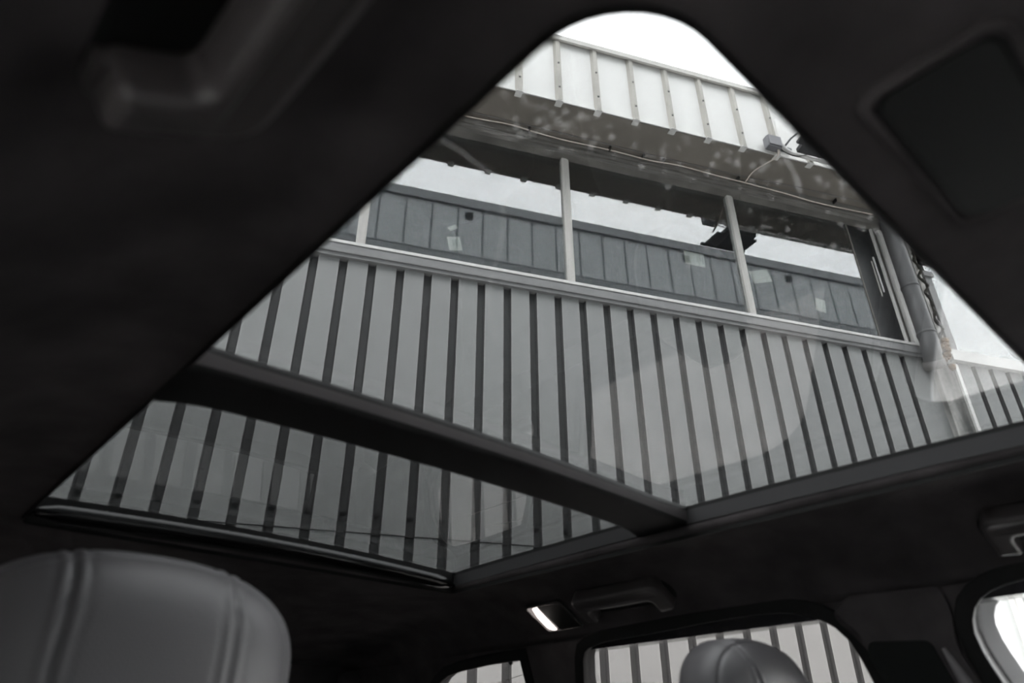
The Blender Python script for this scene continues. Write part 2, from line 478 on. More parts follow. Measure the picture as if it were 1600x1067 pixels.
# dark room behind the glass
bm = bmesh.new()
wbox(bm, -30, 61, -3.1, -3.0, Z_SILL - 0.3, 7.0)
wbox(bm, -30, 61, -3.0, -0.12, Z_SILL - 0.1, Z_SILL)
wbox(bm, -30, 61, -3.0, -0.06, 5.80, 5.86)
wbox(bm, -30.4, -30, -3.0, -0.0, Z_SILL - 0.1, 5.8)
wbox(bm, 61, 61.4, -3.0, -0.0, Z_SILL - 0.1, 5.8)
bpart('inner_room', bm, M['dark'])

# head timber, soffit, fascia
bm = bmesh.new()
wbox(bm, -30, 25.5, -0.06, 0.140, 5.655, 5.745)
wbox(bm, -30, 25.5, -0.06, 0.105, 5.645, 5.656)
wbox(bm, -30, 25.5, -0.06, 0.120, 5.610, 5.645)
wbox(bm, -30, 25.5, -0.06, 0.096, 5.560, 5.610)
wbox(bm, 25.5, 61, -0.06, 0.05, 5.60, 5.745)
bpart('window_head', bm, M['head'])
DF = 0.584; ZF0, ZF1 = 5.74, 6.70
ribs_s = [9.36 + 1.72 * k for k in range(-13, 25)]
bm = bmesh.new()
wbox(bm, -30, 61, -0.06, DF - 0.010, ZF0, ZF0 + 0.02)
bpart('soffit', bm, M['soffit'])
bm = bmesh.new()
wbox(bm, -30, 61, DF - 0.004, DF, ZF0 + 0.004, ZF1)
wbox(bm, -30, 61, DF, DF + 0.008, ZF0 + 0.004, ZF0 + 0.03)
fas = bpart('fascia', bm, M['fascia'])
bm = bmesh.new()
wbox(bm, -30, 61, DF - 0.3, DF + 0.055, ZF1, ZF1 + 0.035, bev=0.003)
wbox(bm, -30, 61, DF + 0.03, DF + 0.055, ZF1 - 0.035, ZF1 + 0.0)
bpart('fascia_cap', bm, M['mullion'], fas)
for s in ribs_s:
    bm = bmesh.new()
    # hollow trapezoid rib with a foot folded back under the soffit
    w0, w1, d = 0.17, 0.08, 0.035
    pr = [(s - w0, DF), (s - w1, DF + d), (s + w1, DF + d), (s + w0, DF)]
    lo = [bm.verts.new(wl(a, b, ZF0 - 0.004)) for a, b in pr]; hi = [bm.verts.new(wl(a, b, ZF1 - 0.005)) for a, b in pr]
    for k in range(3): bm.faces.new((lo[k], lo[k + 1], hi[k + 1], hi[k]))
    bpart('fascia_rib', bm, M['fascia_rib'], fas)
    bm = bmesh.new(); wbox(bm, s - 0.14, s + 0.14, DF - 0.052, DF + 0.03, ZF0 - 0.012, ZF0 - 0.001)
    bpart('rib_foot', bm, M['fascia'], fas)
    for zz in (5.93, 6.30):
        bm = bmesh.new()
        mt = Matrix((WD, ZU, WN)).transposed().to_4x4(); mt.translation = wl(s, DF + d + 0.003, zz)
        bmesh.ops.create_cone(bm, cap_ends=True, segments=10, radius1=0.012, radius2=0.009, depth=0.008, matrix=mt)
        if 4 < s < 20: bpart('rib_screw', bm, M['screw'], fas)
        else: bm.free()

# flat roof deck behind the fascia
bm = bmesh.new()
wbox(bm, -30, 61, -6.0, DF - 0.28, ZF1 - 0.06, ZF1 + 0.0)
wbox(bm, -30.2, -30, -6.0, DF, -ZC, ZF1)
wbox(bm, 61, 61.2, -6.0, DF, -ZC, ZF1)
wbox(bm, -30, 61, -6.1, -6.0, -ZC, ZF1)
bpart('roof_deck', bm, M['oppcap'])

# paper notes stuck inside the panes
def note(px, s, z, w_, h_, rot, crumple, lines):
    bm = bmesh.new()
    n = 6
    g = {}
    for i in range(n + 1):
        for j in range(n + 1):
            a = (i / n - .5) * w_; b = (j / n - .5) * h_
            q = (s * PIT + a * math.cos(rot) - b * math.sin(rot), z + a * math.sin(rot) + b * math.cos(rot))
            g[i, j] = bm.verts.new(wl(q[0] / PIT, -0.014 - crumple * math.sin(i * 1.3) ** 2, q[1]))
    for i in range(n):
        for j in range(n):
            bm.faces.new((g[i, j], g[i + 1, j], g[i + 1, j + 1], g[i, j + 1]))
    r = bmesh.ops.extrude_face_region(bm, geom=list(bm.faces))
    for v in [x for x in r['geom'] if isinstance(x, bmesh.types.BMVert)]: v.co -= WN * 0.001
    nt_ = bpart('paper_note', bm, M['paper'], px)
    for (u, v0, v1, wdt) in lines:
        bm = bmesh.new()
        a = u * w_; 
        c0 = (s * PIT + a * math.cos(rot) - v0 * h_ * math.sin(rot), z + a * math.sin(rot) + v0 * h_ * math.cos(rot))
        c1 = (s * PIT + a * math.cos(rot) - v1 * h_ * math.sin(rot), z + a * math.sin(rot) + v1 * h_ * math.cos(rot))
        p0 = wl(c0[0] / PIT, -0.0125, c0[1]); p1 = wl(c1[0] / PIT, -0.0125, c1[1])
        dd = (p1 - p0); box(bm, (p0 + p1) / 2, (dd.normalized(), WN, dd.normalized().cross(WN)), (dd.length / 2, 0.0004, wdt))
        bpart('print_mark', bm, M['ink'], nt_)
# the list of panes runs from the far left; 3 = behind mullions .62..8.7
P1, P2, P3 = panes[3], panes[4], panes[5]
note(P1, 4.08, 4.175, 0.13, 0.16, 0.22, 0.004, [(-.1, -.2, .25, .006), (.15, -.3, .3, .004), (.3, -.1, .35, .003)])
note(P1, 3.98, 4.36, 0.10, 0.05, 0.62, 0.006, [])
note(P2, 14.50, 4.56, 0.24, 0.17, -0.02, 0.002, [(.28, -.1, .35, .006), (.4, -.3, .3, .006), (-.3, -.3, .3, .003), (-.15, -.3, .35, .002), (.1, -.3, .3, .002)])
note(P3, 17.70, 4.50, 0.26, 0.16, 0.30, 0.002, [])
note(P3, 20.55, 4.26, 0.13, 0.17, -0.15, 0.003, [])

# weathered corner column and downpipe
bm = bmesh.new()
wbox(bm, 25.62, 26.80, -0.05, 0.06, -ZC, 3.70)
bpart('weathered_column', bm, mat('weathered_render', (0.34, 0.335, 0.32), 0.9, var=0.75, vscale=5, stretch=(2, 2, 0.35), bump=0.8, bscale=25))
bm = bmesh.new()
wbox(bm, 26.66, 26.84, 0.05, 0.085, -ZC, 3.72)
bpart('corner_bead', bm, M['white_rail'])
bm = bmesh.new()
random.seed(3)
for k in range(26):
    z = 3.66 + random.random() * 0.40; s = 26.2 + (random.random() - .5) * 0.9
    mt = Matrix.Translation(wl(s, 0.06 + random.random() * .03, z)) @ Matrix.Scale(1, 4)
    bmesh.ops.create_icosphere(bm, subdivisions=1, radius=0.02 + random.random() * 0.03, matrix=mt)
bpart('rusted_flashing', bm, M['rust'])
bm = bmesh.new()
pts = [wl(26.62 + 0.10 * math.sin(k * 1.7), 0.075 + 0.02 * math.sin(k * 2.3), 5.66 - k * 0.075) for k in range(24)]
tube(bm, smooth_path(pts, 3), 0.018, 7, radii=[0.010 + 0.016 * random.random() for _ in smooth_path(pts, 3)])
bpart('mossy_crust', bm, M['moss'])
bm = bmesh.new()
wbox(bm, 26.50, 26.78, 0.0, 0.05, 3.9, 5.70)
bpart('corner_strip', bm, M['mullion'])

dp = empty('downpipe', wl(25.95, 0.15, -ZC), 'grey round downpipe running down the wall right of the window band', 'downpipe')
bm = bmesh.new()
pp = [wl(25.25, 0.16, 5.74), wl(25.25, 0.16, 5.0), wl(25.25, 0.16, 4.2), wl(25.25, 0.16, 3.85), wl(25.35, 0.12, 3.74), wl(25.50, 0.08, 3.66)]
tube(bm, smooth_path(pp, 8), 0.095, 24)
pi = obj('pipe', bm, M['galv'], None, True); pi.parent = dp; pi.matrix_parent_inverse = Matrix.Translation(-dp.location)
bm = bmesh.new()
tube(bm, [wl(25.42, .10, 3.70), wl(25.55, .07, 3.62)], 0.112, 20)
q = obj('pipe_collar', bm, M['dcable'], None, True); q.parent = dp; q.matrix_parent_inverse = Matrix.Translation(-dp.location)
for zz in (4.6, 3.98):
    bm = bmesh.new(); tube(bm, [wl(25.25, .16, zz), wl(25.25, .16, zz + .03)], 0.102, 20)
    q = obj('pipe_clamp', bm, M['galv'], None, True); q.parent = dp; q.matrix_parent_inverse = Matrix.Translation(-dp.location)

# cables clipped along the head
def cab(name, pts, r, m_, label, cat='cable', group=None, parent=None):
    bm = bmesh.new(); tube(bm, smooth_path(pts, 8), r, 8)
    ob = obj(name, bm, m_, parent, True)
    return tag(ob, label, cat, group)
c1 = cab('cable', [wl(3.0, .17, 5.715), wl(4.3, .165, 5.70), wl(6.0, .175, 5.715), wl(7.2, .17, 5.695), wl(8.5, .165, 5.685), wl(10.7, .16, 5.70), wl(12.5, .165, 5.68), wl(14.0, .17, 5.70), wl(16.0, .165, 5.685), wl(17.6, .17, 5.67), wl(19.5, .16, 5.66), wl(21.5, .15, 5.64), wl(24.5, .15, 5.66)], 0.007, M['cable'], 'thin beige cable sagging along the timber head over the windows')
c2 = cab('cable', [wl(3.0, .20, 5.728), wl(8.0, .21, 5.727), wl(13.0, .20, 5.728), wl(17.3, .205, 5.727), wl(20.0, .23, 5.728), wl(24.8, .24, 5.727)], 0.006, M['dcable'], 'darker cable fixed straight under the soffit above the beige cable')
for s in (6.9, 10.6, 12.2, 13.2, 17.0, 22.3):
    bm = bmesh.new(); wbox(bm, s - .025, s + .025, .13, .20, 5.69, 5.735)
    q = obj('cable_clip', bm, M['clip'], None); q.parent = c1
cab('cable', [wl(17.80, .654, 5.715), wl(17.80, .63, 5.68), wl(17.75, .56, 5.69), wl(17.6, .42, 5.72), wl(17.45, .30, 5.725), wl(17.35, .18, 5.68)], 0.007, M['cable'], 'short cable dropping from the junction box across the soffit')

# junction box on the fascia
jb = empty('junction_box', wl(17.65, .64, 5.87), 'small grey junction box on a fascia rib at the soffit edge', 'junction box')
bm = bmesh.new(); wbox(bm, 17.22, 17.92, DF + .035, DF + .12, 5.745, 5.905, bev=0.012)
q = obj('box_body', bm, M['box'], None, False); q.parent = jb; q.matrix_parent_inverse = Matrix.Translation(-jb.location)
bm = bmesh.new(); wbox(bm, 17.25, 17.89, DF + .12, DF + .135, 5.755, 5.895, bev=0.005)
q = obj('box_lid', bm, M['box'], None, False); q.parent = jb; q.matrix_parent_inverse = Matrix.Translation(-jb.location)
bm = bmesh.new(); tube(bm, [wl(17.80, DF + .08, 5.75), wl(17.80, DF + .07, 5.70)], .012, 10)
q = obj('cable_gland', bm, M['cable'], None, True); q.parent = jb; q.matrix_parent_inverse = Matrix.Translation(-jb.location)

# white conduit with a bend, running right along the fascia foot
cd = empty('conduit', wl(20, DF + .03, 5.74), 'white plastic conduit bending along the fascia foot under the floodlight', 'conduit')
bm = bmesh.new(); tube(bm, smooth_path([wl(18.15, DF + .06, 6.25), wl(18.15, DF + .06, 5.95), wl(18.22, DF + .06, 5.83), wl(18.55, DF + .06, 5.77), wl(19.3, DF + .06, 5.765), wl(21.5, DF + .06, 5.765), wl(27, DF + .06, 5.765)], 8), .024, 14)
q = obj('conduit_tube', bm, M['conduit'], None, True); q.parent = cd; q.matrix_parent_inverse = Matrix.Translation(-cd.location)
for s in (20.7, 24.3):
    bm = bmesh.new(); tube(bm, [wl(s - .04, DF + .06, 5.765), wl(s + .04, DF + .06, 5.765)], .029, 14)
    q = obj('conduit_clip', bm, M['box'], None, True); q.parent = cd; q.matrix_parent_inverse = Matrix.Translation(-cd.location)
cab('cable', [wl(17.95, .66, 5.77), wl(18.3, .655, 5.735), wl(18.8, .65, 5.735), wl(19.3, .675, 5.775), wl(19.6, .72, 5.80)], 0.006, M['clip'], 'black flex looping from the junction box over the conduit')

# floodlight held out from the fascia on two arms
fl = empty('floodlight', wl(19.3, .6, 5.8), 'black rectangular floodlight held out from the fascia on two arms', 'floodlight')
def flp(name, bm, m_, sm=False):
    q = obj(name, bm, m_, None, sm); q.parent = fl; q.matrix_parent_inverse = Matrix.Translation(-fl.location); return q
def slab(bm, s0, s1, o0, z0, o1, z1, th):
    v = []
    for s in (s0, s1):
        for (oo, zz) in ((o0, z0), (o1, z1), (o1, z1 + th), (o0, z0 + th)): v.append(bm.verts.new(wl(s, oo, zz)))
    for f in ((0, 1, 2, 3), (7, 6, 5, 4), (0, 4, 5, 1), (1, 5, 6, 2), (2, 6, 7, 3), (3, 7, 4, 0)): bm.faces.new([v[i] for i in f])
bm = bmesh.new(); slab(bm, 18.65, 20.35, .70, 5.735, 1.10, 5.80, .055)
slab(bm, 18.35, 20.65, .80, 5.75, 1.10, 5.80, .03)
flp('lamp_body', bm, M['lampmetal'])
bm = bmesh.new(); slab(bm, 18.15, 20.75, 1.10, 5.795, 1.14, 5.80, .035); flp('lamp_visor', bm, M['lampmetal'])
bm = bmesh.new(); slab(bm, 19.0, 20.0, .82, 5.825, 1.0, 5.855, .03); flp('lamp_gear_box', bm, M['lampmetal'])
for s in (18.32, 20.5):
    bm = bmesh.new(); tube(bm, [wl(s, DF, 5.86), wl(s, DF + .16, 5.875), wl(s + .05, .90, 5.85)], .013, 4)
    flp('arm', bm, M['box'])
for s0, s1 in ((18.2, 18.75), (20.3, 20.7)):
    bm = bmesh.new(); wbox(bm, s0, s1, DF, DF + .03, 5.83, 5.89); flp('arm_bracket', bm, M['box'])

# ------------------------------------------------------------------ the building across the yard (seen in the window panes)
OD = 9.0
OB = empty('warehouse_building', WO + WN * OD, 'tall grey panelled building mirrored in the window band across the yard', 'building')
def ow(s, off, z): return WO + WD * s + WN * (OD - off) + ZU * (z + ZC)
def obox(bm, s0, s1, o0, o1, z0, z1, mi=0):
    c = (ow(s0, o0, z0) + ow(s1, o1, z1)) / 2
    box(bm, c, (WD, WN, ZU), (abs(s1 - s0) / 2, abs(o1 - o0) / 2, abs(z1 - z0) / 2), mi)
SE = 17.2
bm = bmesh.new()
obox(bm, -22, SE, -4, 0, -ZC, 12.60, 0)
s = -21.8
while s < SE:
    obox(bm, s, s + 0.045, 0, 0.012, -ZC, 12.6, 1); s += 0.685
obox(bm, -22, SE, 0, 0.03, 10.98, 11.02, 1)
bpart('panel_wall', bm, [M['oppwall'], M['oppseam']], OB)
bm = bmesh.new(); obox(bm, -22.1, SE + .1, -4.1, 0.10, 12.56, 12.84); bpart('parapet_cap', bm, M['oppcap'], OB)
bm = bmesh.new(); obox(bm, -22, SE, 0, 0.02, -ZC, 10.98); bpart('lower_panel', bm, M['oppcap'], OB)
for s in (3.18, 9.62, 13.05):
    v = empty('wall_vent', (0, 0, 0), parent=OB)
    bm = bmesh.new(); obox(bm, s - .11, s + .11, 0, .04, 12.2, 12.42); q = bpart('vent_frame', bm, M['oppseam'], OB); 
    bpy.data.objects.remove(v)
    q.name = 'wall_vent'
    for k in range(4):
        bm = bmesh.new(); obox(bm, s - .10, s + .10, .04, .055, 12.22 + k * .05, 12.245 + k * .05); bpart('vent_slat', bm, M['dark'], q)

# ------------------------------------------------------------------ the car
XC = 0.6325
def mx(x): return 2 * XC - x
HZ = 0.335            # headliner height above the eye
OPX0, OPX1, OPY0, OPY1 = 0.186, 1.079, 0.117, 1.392
def V(x, y, z): return Vector((x, y, z + ZC))

# headliner
bm = bmesh.new()
prof = [  # (grow x, front grow, rear grow, z, corner radius)
    (0.004, 0.004, 0.004, 0.3375, 0), (0.0, 0.0, 0.0, 0.352, 0), (0.0, 0.0, 0.0, 0.345, 0), (0.0015, 0.0015, 0.0015, 0.3395, 0), (0.005, 0.005, 0.005, 0.3365, 0), (0.012, 0.012, 0.012, 0.335, 0),
    (0.041, 0.16, 0.06, 0.3335, 0.01), (0.066, 0.20, 0.14, 0.3295, 0.02), (0.091, 0.24, 0.22, 0.322, 0.02), (0.116, 0.28, 0.32, 0.311, 0.02),
    (0.141, 0.31, 0.42, 0.2975, 0.02), (0.166, 0.34, 0.52, 0.283, 0.02), (0.191, 0.37, 0.62, 0.267, 0.02), (0.206, 0.40, 0.70, 0.256, 0.0), (0.216, 0.43, 0.76, 0.246, 0.0), (0.2225, 0.45, 0.80, 0.232, 0.0)]
prof = prof[1:]
N = 10
prev = None
for gx, gf, gr, z, ex in prof:
    r1 = 0.058 + gx * 0.2 + ex; r2 = 0.016 + gx * 0.2
    lp = rrect(OPX0 - gx, OPX1 + gx, OPY0 - gf, OPY1 + gr, (r2, r2, r1, r1), N)
    vs = [bm.verts.new(V(x, y, z)) for x, y in lp]
    if prev:
        n = len(vs)
        for k in range(n): bm.faces.new((prev[k], prev[(k + 1) % n], vs[(k + 1) % n], vs[k]))
    prev = vs
hl = obj('ceiling', bm, M['suede'], None, True)
sm = hl.modifiers.new('solidify', 'SOLIDIFY'); sm.thickness = 0.004; sm.offset = 1.0
struct(hl, 'black suede headliner around the sunroof opening', 'headliner')

# outer roof skin, keeps the daylight out between headliner and body sides
bm = bmesh.new()
lpi = rrect(OPX0 - .05, OPX1 + .05, OPY0 - .055, OPY1 + .075, .05, 6)
lpo = rrect(OPX0 - .30, OPX1 + .30, OPY0 - .52, OPY1 + .95, .12, 6)
a = [bm.verts.new(V(x, y, 0.392)) for x, y in lpi]
a2 = [bm.verts.new(V(x + (x - XC) * .12, y + (y - .75) * .12, 0.390)) for x, y in lpi]
b = [bm.verts.new(V(x, y, 0.33)) for x, y in lpo]
c = [bm.verts.new(V(x + (.01 if x > XC else -.01), y, 0.235)) for x, y in lpo]
for L0, L1 in ((a, a2), (a2, b), (b, c)):
    n = len(L0)
    for k in range(n): bm.faces.new((L0[k], L0[(k + 1) % n], L1[(k + 1) % n], L1[k]))
rs = obj('roof_skin', bm, M['bodypaint'], None, True)
rs.modifiers.new('solidify', 'SOLIDIFY').thickness = 0.002
rs.parent = hl

# roof glass
def gz(x, y):
    return 0.378 + 0.011 * (1 - ((x - XC) / 0.445) ** 2) + 0.008 * (1 - ((y - 0.75) / 0.62) ** 2)
def glass_panel(name, x0, x1, y0, y1, m_, label):
    bm = bmesh.new(); nx, ny = 24, 24; g = {}
    for k, dz in enumerate((0, 0.005)):
        for i in range(nx + 1):
            for j in range(ny + 1):
                x = x0 + (x1 - x0) * i / nx; y = y0 + (y1 - y0) * j / ny
                g[k, i, j] = bm.verts.new(V(x, y, gz(x, y) + dz))
    for k in (0, 1):
        for i in range(nx):
            for j in range(ny): bm.faces.new((g[k, i, j], g[k, i + 1, j], g[k, i + 1, j + 1], g[k, i, j + 1]))
    for i in range(nx):
        bm.faces.new((g[0, i, 0], g[0, i + 1, 0], g[1, i + 1, 0], g[1, i, 0])); bm.faces.new((g[0, i, ny], g[0, i + 1, ny], g[1, i + 1, ny], g[1, i, ny]))
    for j in range(ny):
        bm.faces.new((g[0, 0, j], g[0, 0, j + 1], g[1, 0, j + 1], g[1, 0, j])); bm.faces.new((g[0, nx, j], g[0, nx, j + 1], g[1, nx, j + 1], g[1, nx, j]))
    ob = obj(name, bm, M[m_], None, True)
    # crisp edges for smooth shading
    for p in ob.data.polygons:
        if abs(p.normal.z) < 0.5: p.use_smooth = False
    return struct(ob, label, 'sunroof glass')
g1 = glass_panel('window_1', OPX0 - .04, OPX1 + .045, OPY0 - .05, 0.770, 'glass_front', 'large front glass of the panoramic sunroof')
g2 = glass_panel('window_2', OPX0 - .04, OPX1 + .045, 0.775, OPY1 + .06, 'glass_rear', 'darker rear glass of the panoramic sunroof')

# trim frame standing up from the headliner to the glass
def band(name, o0, z0, o1, z1, m_, y0=None, y1=None):
    """ring around the opening between two offsets/heights following the glass near its top"""
    bm = bmesh.new()
    def ring(off, zz):
        lp = rrect(OPX0 - off, OPX1 + off, OPY0 - off, OPY1 + off + .0, (0.016 + off, 0.016 + off, 0.058 + off, 0.058 + off), 10)
        # subdivide long sides
        out = []
        for i, p in enumerate(lp):
            q = lp[(i + 1) % len(lp)]
            L = math.dist(p, q); n = max(1, int(L / 0.04))
            for k in range(n): out.append((p[0] + (q[0] - p[0]) * k / n, p[1] + (q[1] - p[1]) * k / n))
        return [bm.verts.new(V(x, y, zz if zz < 1 else gz(x, y) - (zz - 1))) for x, y in out]
    A = ring(o0, z0); Bv = ring(o1, z1)
    n = min(len(A), len(Bv))
    for k in range(n): bm.faces.new((A[k], A[(k + 1) % n], Bv[(k + 1) % n], Bv[k]))
    return obj(name, bm, M[m_], None, False)
t1 = struct(band('trim_1', 0.0005, 1.0320, 0.0005, 1.0070, 'trim'), 'grey frame strip around the sunroof opening', 'trim')
t1.modifiers.new('solidify', 'SOLIDIFY').thickness = 0.002
b2 = band('rubber_seal', 0.0003, 1.0072, 0.0003, 1.0003, 'frit'); b2.parent = t1; b2.modifiers.new('solidify', 'SOLIDIFY').thickness = 0.002
b3 = band('shadow_gap_lining', 0.006, 0.330, 0.006, 1.0300, 'seal'); b3.parent = t1; b3.modifiers.new('solidify', 'SOLIDIFY').thickness = 0.002
b4 = band('gap_shelf', 0.006, 1.0318, 0.0005, 1.0318, 'seal'); b4.parent = t1

# crossbar between the two glasses
def cross_loop(y, z): return (y, z)
bm = bmesh.new()
nx = 30; rows = []
x0, x1 = OPX0 - .03, OPX1 + .03
prof_c = [(0.7225, None, 0.0), (0.7235, None, 0.0075), (0.7245, None, 0.0215), (0.7275, None, 0.0265), (0.735, None, 0.0285), (0.812, None, 0.0290), (0.820, None, 0.0275), (0.8225, None, 0.0215), (0.8225, None, 0.0)]
for i in range(nx + 1):
    x = x0 + (x1 - x0) * i / nx
    # flares where it meets the side frames
    e = max(0, (abs(x - XC) - 0.36) / 0.09); fl_ = 0.010 * min(e, 1) ** 2
    rows.append([bm.verts.new(V(x, y + (-fl_ if y < .76 else fl_), gz(x, y) - d - fl_ * (d > 0.01) * 0.6)) for (y, _, d) in prof_c])
for i in range(nx):
    for k in range(len(prof_c) - 1):
        f = bm.faces.new((rows[i][k], rows[i + 1][k], rows[i + 1][k + 1], rows[i][k + 1]))
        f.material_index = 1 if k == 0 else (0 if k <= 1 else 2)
    f = bm.faces.new((rows[i][0], rows[i + 1][0], rows[i + 1][-1], rows[i][-1])); f.material_index = 1
struct(obj('trim_2', bm, [M['beam_face'], M['frit'], M['beam']], None, True), 'dark crossbar between the two sunroof glasses', 'trim')

# roller blind rail along the rear edge
RB = empty('roller_blind', V(XC, 1.375, .35), 'black roller blind rail along the rear edge of the sunroof', 'roller blind')
def rpar(q, P): q.parent = P; q.matrix_parent_inverse = Matrix.Translation(-P.location); return q
bm = bmesh.new(); pts = []; rad = []
for k in range(41):
    x = OPX0 - .005 + (OPX1 - OPX0 - .0) * k / 40
    t = abs(k / 20 - 1)
    pts.append(V(x, 1.372 + 0.008 * max(0, (t - .9) / .1), 0.3455 + 0.013 * (1 - t * t)))
    rad.append(0.0155 * (1 - 0.75 * max(0, (t - .88) / .12) ** 1.5))
tube(bm, pts, .015, 18, radii=rad)
rpar(obj('rail', bm, M['blind'], None, True), RB)
bm = bmesh.new()
rows = []
for k in range(31):
    x = OPX0 + .004 + (OPX1 - OPX0 - .008) * k / 30
    rows.append([bm.verts.new(V(x, 1.383, gz(x, 1.383) - .002)), bm.verts.new(V(x, 1.383, gz(x, 1.38) - .030)), bm.verts.new(V(x, 1.390, gz(x, 1.38) - .046)), bm.verts.new(V(x, 1.392, gz(x, 1.38) - .002))])
for a, b in zip(rows[:-1], rows[1:]):
    for k in range(4): bm.faces.new((a[k], b[k], b[(k + 1) % 4], a[(k + 1) % 4]))
rpar(obj('blind_housing', bm, M['seal'], None), RB)

# ---- side walls with their window openings. Plane x = 1.30 + 0.3*(0.23 - z), inner side
TILT = 0.3
def side_pt(y, z, out=0.0, mirror=False):
    n = Vector((1, 0, TILT)).normalized()
    p = Vector((1.30 + TILT * (0.23 - z), y, z)) + n * out
    if mirror: p.x = mx(p.x)
    return V(p.x, p.y, p.z)
UY = Vector((0, 1, 0)); US = Vector((-TILT, 0, 1)).normalized(); CS = math.sqrt(1 + TILT * TILT)
def side_place(me, out, mirror):
    """mesh in (y, z') plane, z' = height; thickness along its local Z goes outwards"""
    for v in me.vertices:
        p = side_pt(v.co.x, v.co.y, v.co.z + out, mirror); v.co = p
    me.update(); return me
quarter = [(1.402, .150), (1.404, .178), (1.405, .2005), (1.43, .2015), (1.532, .199), (1.64, .193), (1.70, .186), (1.745, .170), (1.80, .135), (1.88, .06), (1.95, -.05), (1.93, -.10), (1.46, -.10), (1.425, -.06), (1.413, .02), (1.410, .10)]
door_r = [(1.225, .0), (1.211, .141), (1.198, .185), (1.188, .201), (1.172, .2085), (1.121, .216), (.952, .2215), (.85, .226), (.796, .2275), (.75, .2275), (.714, .226), (.690, .2245), (.664, .2205), (.640, .2145), (.62, .206), (.598, .190), (.581, .168), (.571, .135), (.565, .103), (.545, .02), (.515, -.10), (.50, -.15), (1.24, -.13), (1.235, -.06)]
door_f = [(.10, .2265), (.20, .226), (.25, .2255), (.292, .2235), (.319, .220), (.340, .2145), (.358, .206), (.372, .194), (.381, .178), (.3855, .16), (.384, .135), (.380, .115), (.372, .085), (.345, .0), (.30, -.14), (-.62, -.17), (-.64, -.14), (-.35, .07), (-.14, .185), (-.05, .215), (.02, .2245)]
outer = [(-1.00, -.20), (2.46, -.20), (2.25, .235), (-.34, .235)]
def grow(lp, d):
    """offset a roughly convex loop outwards by d"""
    n = len(lp); out = []
    area = sum(lp[i - 1][0] * lp[i][1] - lp[i][0] * lp[i - 1][1] for i in range(n))
    sg = 1 if area > 0 else -1
    for i in range(n):
        a = Vector(lp[i - 1]); p = Vector(lp[i]); b = Vector(lp[(i + 1) % n])
        d1 = (p - a).normalized(); d2 = (b - p).normalized()
        nn = Vector((d1.y + d2.y, -d1.x - d2.x))
        if nn.length < 1e-6: nn = Vector((d1.y, -d1.x))
        nn = nn.normalized() * sg
        k = 1 / max(0.5, (1 + d1.dot(d2)) / 2) ** .5
        out.append(tuple(p + nn * d * k))
    return out
wins = (('quarter', quarter, 'glass_privacy'), ('rear', door_r, 'glass_privacy'), ('front', door_f, 'glass_clear'))
wn = 3
WSIDE = {}
